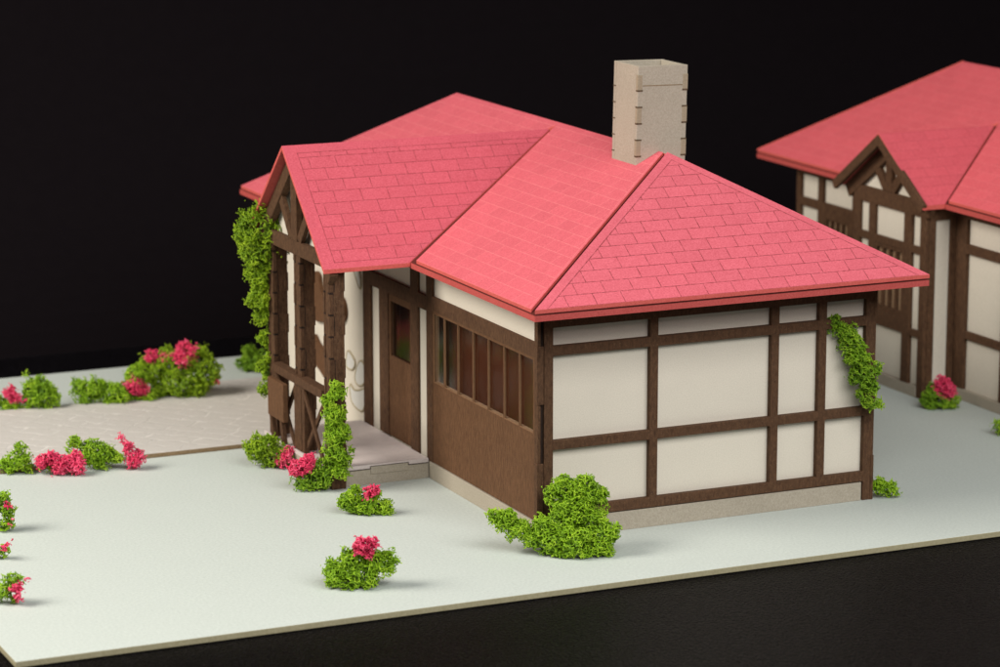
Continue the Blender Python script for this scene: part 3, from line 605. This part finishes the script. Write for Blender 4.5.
# ------------------------------------------------------------------ the farther house
XB, XW = 5.97, 6.35
H2 = thing('model_house', (8.05, 3.3, 0), 'farther blurred card house at right with brown gabled bay under red roof', 'model house')
fm = MB(); fm.box(XW+.045, XW+.085, -.2, 6.6, 0, 2.06)
w2 = fm.build('front_wall', M['cream'], H2)
beams = [(-.2,6.6,1.565,1.665),(-.2,6.6,1.93,2.06),(-.2,3.2,.66,.745)]
pst = [(6.505,6.6,0,2.06),(6.01,6.12,.12,2.06),(4.75,5.37,.12,2.06),(3.06,3.34,.12,2.06),(2.29,2.39,.12,2.06),(1.0,1.1,.12,2.06),(-.2,-.1,0,2.06)]
mb = MB(); mb.sheet('x', XW, .043, beams+pst+[(5.3,6.05,.6,1.6)], [(5.47,5.95,.9,1.50)]); mb.build('timber_frame', M['brown'], w2, bevel=.005)
mb = MB(); mb.sheet('x', XW-.006, .05, [(-.18,3.2,.0,.115),(4.75,6.5,.0,.115)]); mb.build('plinth', M['tan'], w2, bevel=.004)
wm = MB(); wm.sheet('x', XW+.006, .03, [(5.46,5.96,.89,1.51)], [(5.48+.12*k, 5.57+.12*k, .92, 1.48) for k in range(4)]); wn = wm.build('window', M['brown'], H2)
mb = MB(); mb.box(XW+.038, XW+.042, 5.47, 5.95, .9, 1.5); mb.build('pane', M['glass'], wn)
mb = MB(); mb.box(XW+.10, 9.7, -.2, -.15, 0, 2.06); mb.box(9.66, 9.7, -.14, 6.54, 0, 2.06); mb.box(XW+.10, 9.64, 6.55, 6.6, 0, 2.06); build_each(mb, 'rear_wall', M['cream'], H2)
# bay
y0, y1 = 3.25, 4.70
mb = MB(); mb.box(XB+.045, XB+.075, y0+.02, y1-.02, 0, 2.1)
bay = mb.build('bay', M['cream'], H2)
pst = [(y0,3.36,0,2.1),(3.535,3.68,.12,2.1),(4.27,4.39,.12,2.1),(4.58,y1,0,2.1)]
bm = [(y0+.02,y1-.02,1.93,2.1),(y0+.02,y1-.02,1.53,1.61),(y0+.02,y1-.02,.64,.715),(3.6,4.3,.64,.82)]
mb = MB(); mb.sheet('x', XB, .043, pst+bm); mb.build('timber_frame', M['brown'], bay, bevel=.005)
wm = MB(); wm.sheet('x', XB+.006, .034, [(3.682,4.268,.822,1.528)], [(3.71+.135*k, 3.815+.135*k, a, b) for k in range(4) for a, b in ((.86,1.14),(1.18,1.49))]); wn = wm.build('window', M['brown'], bay)
mb = MB(); mb.sheet('x', XB-.005, .045, [(3.365,4.575,.0,.118)]); mb.build('plinth', M['tan'], bay, bevel=.004)
mb = MB(); mb.box(XB+.041, XB+.0445, 3.69, 4.26, .83, 1.52); mb.build('pane', M['glass'], bay)
mb = MB(); mb.box(XB+.05, XW+.02, y0+.03, y0+.06, 0, 2.06); mb.box(XB+.05, XW+.02, y1-.06, y1-.03, 0, 2.06); build_each(mb, 'side_panel', M['cream'], bay)
mb = MB()
for ya in (y0, y1-.03): mb.sheet('y', ya, .029, [(XB+.046,XB+.13,0,2.06),(XW-.075,XW-.004,0,2.06),(XB+.1,XW-.05,1.9,2.06)])
build_each(mb, 'side_frame', M['brown'], bay, bevel=.004)
# bay gable: recessed truss, projecting barge boards
gc = 4.0; zc = 2.74
mb = MB(); mb.prism([(XB+.05,y0-.0,2.1),(XB+.05,y1,2.1),(XB+.05,gc,2.64)], (.03,0,0)); gp_ = mb.build('gable_panel', M['cream'], H2)
mb = MB()
bar(mb, (gc,2.56), (gc+.84,2.0), .15, XB-.008, XB+.046); bar(mb, (gc,2.56), (gc-.84,2.0), .15, XB-.011, XB+.043)
build_each(mb, 'rafter', M['brown'], gp_, bevel=.004)
mb = MB(); mb.box(XB-.005, XB+.047, gc-.06, gc+.06, 2.102, 2.62); bar(mb, (gc+.06,2.12), (gc+.33,2.42), .10, XB-.003, XB+.045); bar(mb, (gc-.06,2.12), (gc-.33,2.42), .10, XB-.001, XB+.041)
build_each(mb, 'strut', M['brown'], gp_, bevel=.004)
mb = MB(); bar(mb, (gc-.02,2.68), (gc+.90,2.06), .10, 5.82, 5.87); bar(mb, (gc+.02,2.68), (gc-.90,2.06), .10, 5.817, 5.867); build_each(mb, 'barge_board', M['brown'], H2, bevel=.004)
# roof
r2 = hip_body(6.1, 10.0, -.36, 7.09, 8.13, 1.14, 5.95, 2.045, 2.045+.052, Hr-T-.006, 'roof', H2)
zt2 = 2.045+.052+.006+T; S2 = (Hr-zt2)/(8.13-6.1)
xr = 6.1+(zc-zt2)/S2
f2 = [Vector(p) for p in [(6.11,-.33,0),(8.13,1.16,0),(8.13,5.94,0),(6.11,7.075,0),(6.11,gc+.95,0),(xr+.06,gc,0),(6.11,gc-.95,0)]]
for p in f2: p.z = zt2 + S2*(p.x-6.1)
roof_slab('roof_plate', f2, (0,1,0), T, 'red tiles, far front slope', LIGHT, [None]*7, r2, .5, base=(.70,.10,.12))
for pts in ([(6.1,-.36,zt2+.01),(10.0,-.36,zt2+.01),(8.13,1.15,Hr+.01)], [(6.1,7.09,zt2+.01),(10.0,7.09,zt2+.01),(8.13,5.955,Hr+.01)]):
    roof_slab('roof_plate', pts, (1,0,0), T, 'red tiles, far hips', DARK, [None]*3, r2, .3)
roof_slab('roof_plate', [(9.99,-.33,zt2),(9.99,7.07,zt2),(8.134,5.94,Hr-.01),(8.134,1.16,Hr-.01)], (0,1,0), T, 'red tiles, far rear slope', LIGHT, [None]*4, r2, .25)
br_ = None
for sgn in (-1, 1):
    pts = [(5.825,gc+sgn*.91,2.10),(5.825,gc+sgn*.002,zc),(xr,gc+sgn*.002,zc),(6.09,gc+sgn*.91,2.10)]
    o = roof_slab('bay_roof' if br_ is None else 'roof_plate', pts, (1,0,0), .05, 'red tiles, bay', DARK, [None]*4, H2 if br_ is None else br_, .3, base=(.64,.085,.11))
    br_ = br_ or o

# ------------------------------------------------------------------ bushes and ivy
CATS = {'flowering_bush':'bush','bush':'bush','corner_bush':'bush','climbing_ivy':'ivy','flower_clump':'flowers'}
rs = np.random.RandomState(11)
for i, (nm, lab, g, fol, flo) in enumerate(BUSHES):
    org = (g[0], g[1], 0.0)
    if nm == 'climbing_ivy': org = (g[0], g[1], min(b[2]-b[3] for b in fol))
    gm = M['foam']
    if i in (4, 5): gm = M['foam_light'] if i == 5 else M['foam']
    if i in (8, 2, 6, 10): gm = M['foam_dark']
    if i in (3, 16): gm = M['foam_light']
    floor = -9 if nm == 'climbing_ivy' else (.05 if g[1] > 4.2 and g[0] < -.4 and i < 16 and i != 6 else .006)
    fine = .0215 if i in (0, 1, 7, 8, 9) else .024
    if nm == 'climbing_ivy':
        k = {4: 1.05, 5: 1.4}.get(i, 1.08)
        fol = [(a+rs.uniform(-.03,.03), b_, c+rs.uniform(-.03,.03), r*k*rs.uniform(.62,1.25)) for a, b_, c, r in fol]
        fol += [(a+rs.uniform(-.6,.6)*r, b_-.02, c+rs.uniform(-.9,.9)*r, r*rs.uniform(.45,.7)) for a, b_, c, r in fol]
    flo = [(a, b_, c, r*(1.12 if fol else 1.45)) for a, b_, c, r in flo]
    if fol and flo:
        root = thing(nm, org, lab, CATS[nm])
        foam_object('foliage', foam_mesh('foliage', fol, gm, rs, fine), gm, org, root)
        left = list(flo)
        while left:                                   # tufts that do not touch are parts of their own
            tuft = [left.pop()]; grow = True
            while grow:
                grow = [f for f in left if any(math.dist(f[:3], t[:3]) < (f[3]+t[3])*.78 for t in tuft)]
                tuft += grow; left = [f for f in left if f not in grow]
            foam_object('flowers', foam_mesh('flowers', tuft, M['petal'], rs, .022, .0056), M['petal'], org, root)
    else:
        fl = fol or flo
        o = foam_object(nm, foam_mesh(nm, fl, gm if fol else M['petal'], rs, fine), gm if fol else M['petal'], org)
        tag(o, lab, CATS[nm])

# ------------------------------------------------------------------ light, world, camera
w = bpy.data.worlds.new('World'); SC.world = w; w.use_nodes = True
w.node_tree.nodes['Background'].inputs[0].default_value = (1,.965,.93,1); w.node_tree.nodes['Background'].inputs[1].default_value = .14
def area(name, loc, target, sx, sy, power, col):
    l = bpy.data.lights.new(name, 'AREA'); l.shape = 'RECTANGLE'; l.size = sx; l.size_y = sy; l.energy = power; l.color = col
    o = bpy.data.objects.new(name, l); COL.objects.link(o); o.location = loc
    o.rotation_euler = (Vector(target)-Vector(loc)).to_track_quat('-Z', 'Y').to_euler(); return o
area('key_softbox', (-17, 2.6, 13.2), (1.2, 3.0, .8), 10, 10, 5250, (1,.935,.845))
area('fill_softbox', (1.0, -14, 12.5), (1.2, 1.5, .7), 17, 10, 3500, (1,.985,.965))

cd = bpy.data.cameras.new('camera'); cam = bpy.data.objects.new('camera', cd); COL.objects.link(cam); SC.camera = cam
cp = Vector((-10.6881, -22.8987, 7.1600)); yaw, pit, rol = .423894, -.206904, -.001246
fwd = Vector((math.sin(yaw)*math.cos(pit), math.cos(yaw)*math.cos(pit), math.sin(pit)))
rt = fwd.cross(Vector((0,0,1))).normalized(); up = rt.cross(fwd)
rt, up = rt*math.cos(rol)+up*math.sin(rol), up*math.cos(rol)-rt*math.sin(rol)
Rm = Matrix((rt, up, -fwd)).transposed()
cam.matrix_world = Matrix.Translation(cp) @ Rm.to_4x4()
cd.sensor_width = 36; cd.sensor_fit = 'HORIZONTAL'; cd.lens = 2994.63/1000*36
cd.clip_start = .5; cd.clip_end = 300
cd.dof.use_dof = True; cd.dof.focus_distance = (Vector((.8,0,1.2))-cp).dot(fwd); cd.dof.aperture_fstop = .74; cd.dof.aperture_blades = 7
SC.view_settings.view_transform = 'Standard'; SC.view_settings.look = 'None'; SC.view_settings.exposure = 0; SC.view_settings.gamma = 1
SC.render.engine = 'CYCLES'; SC.cycles.max_bounces = 8
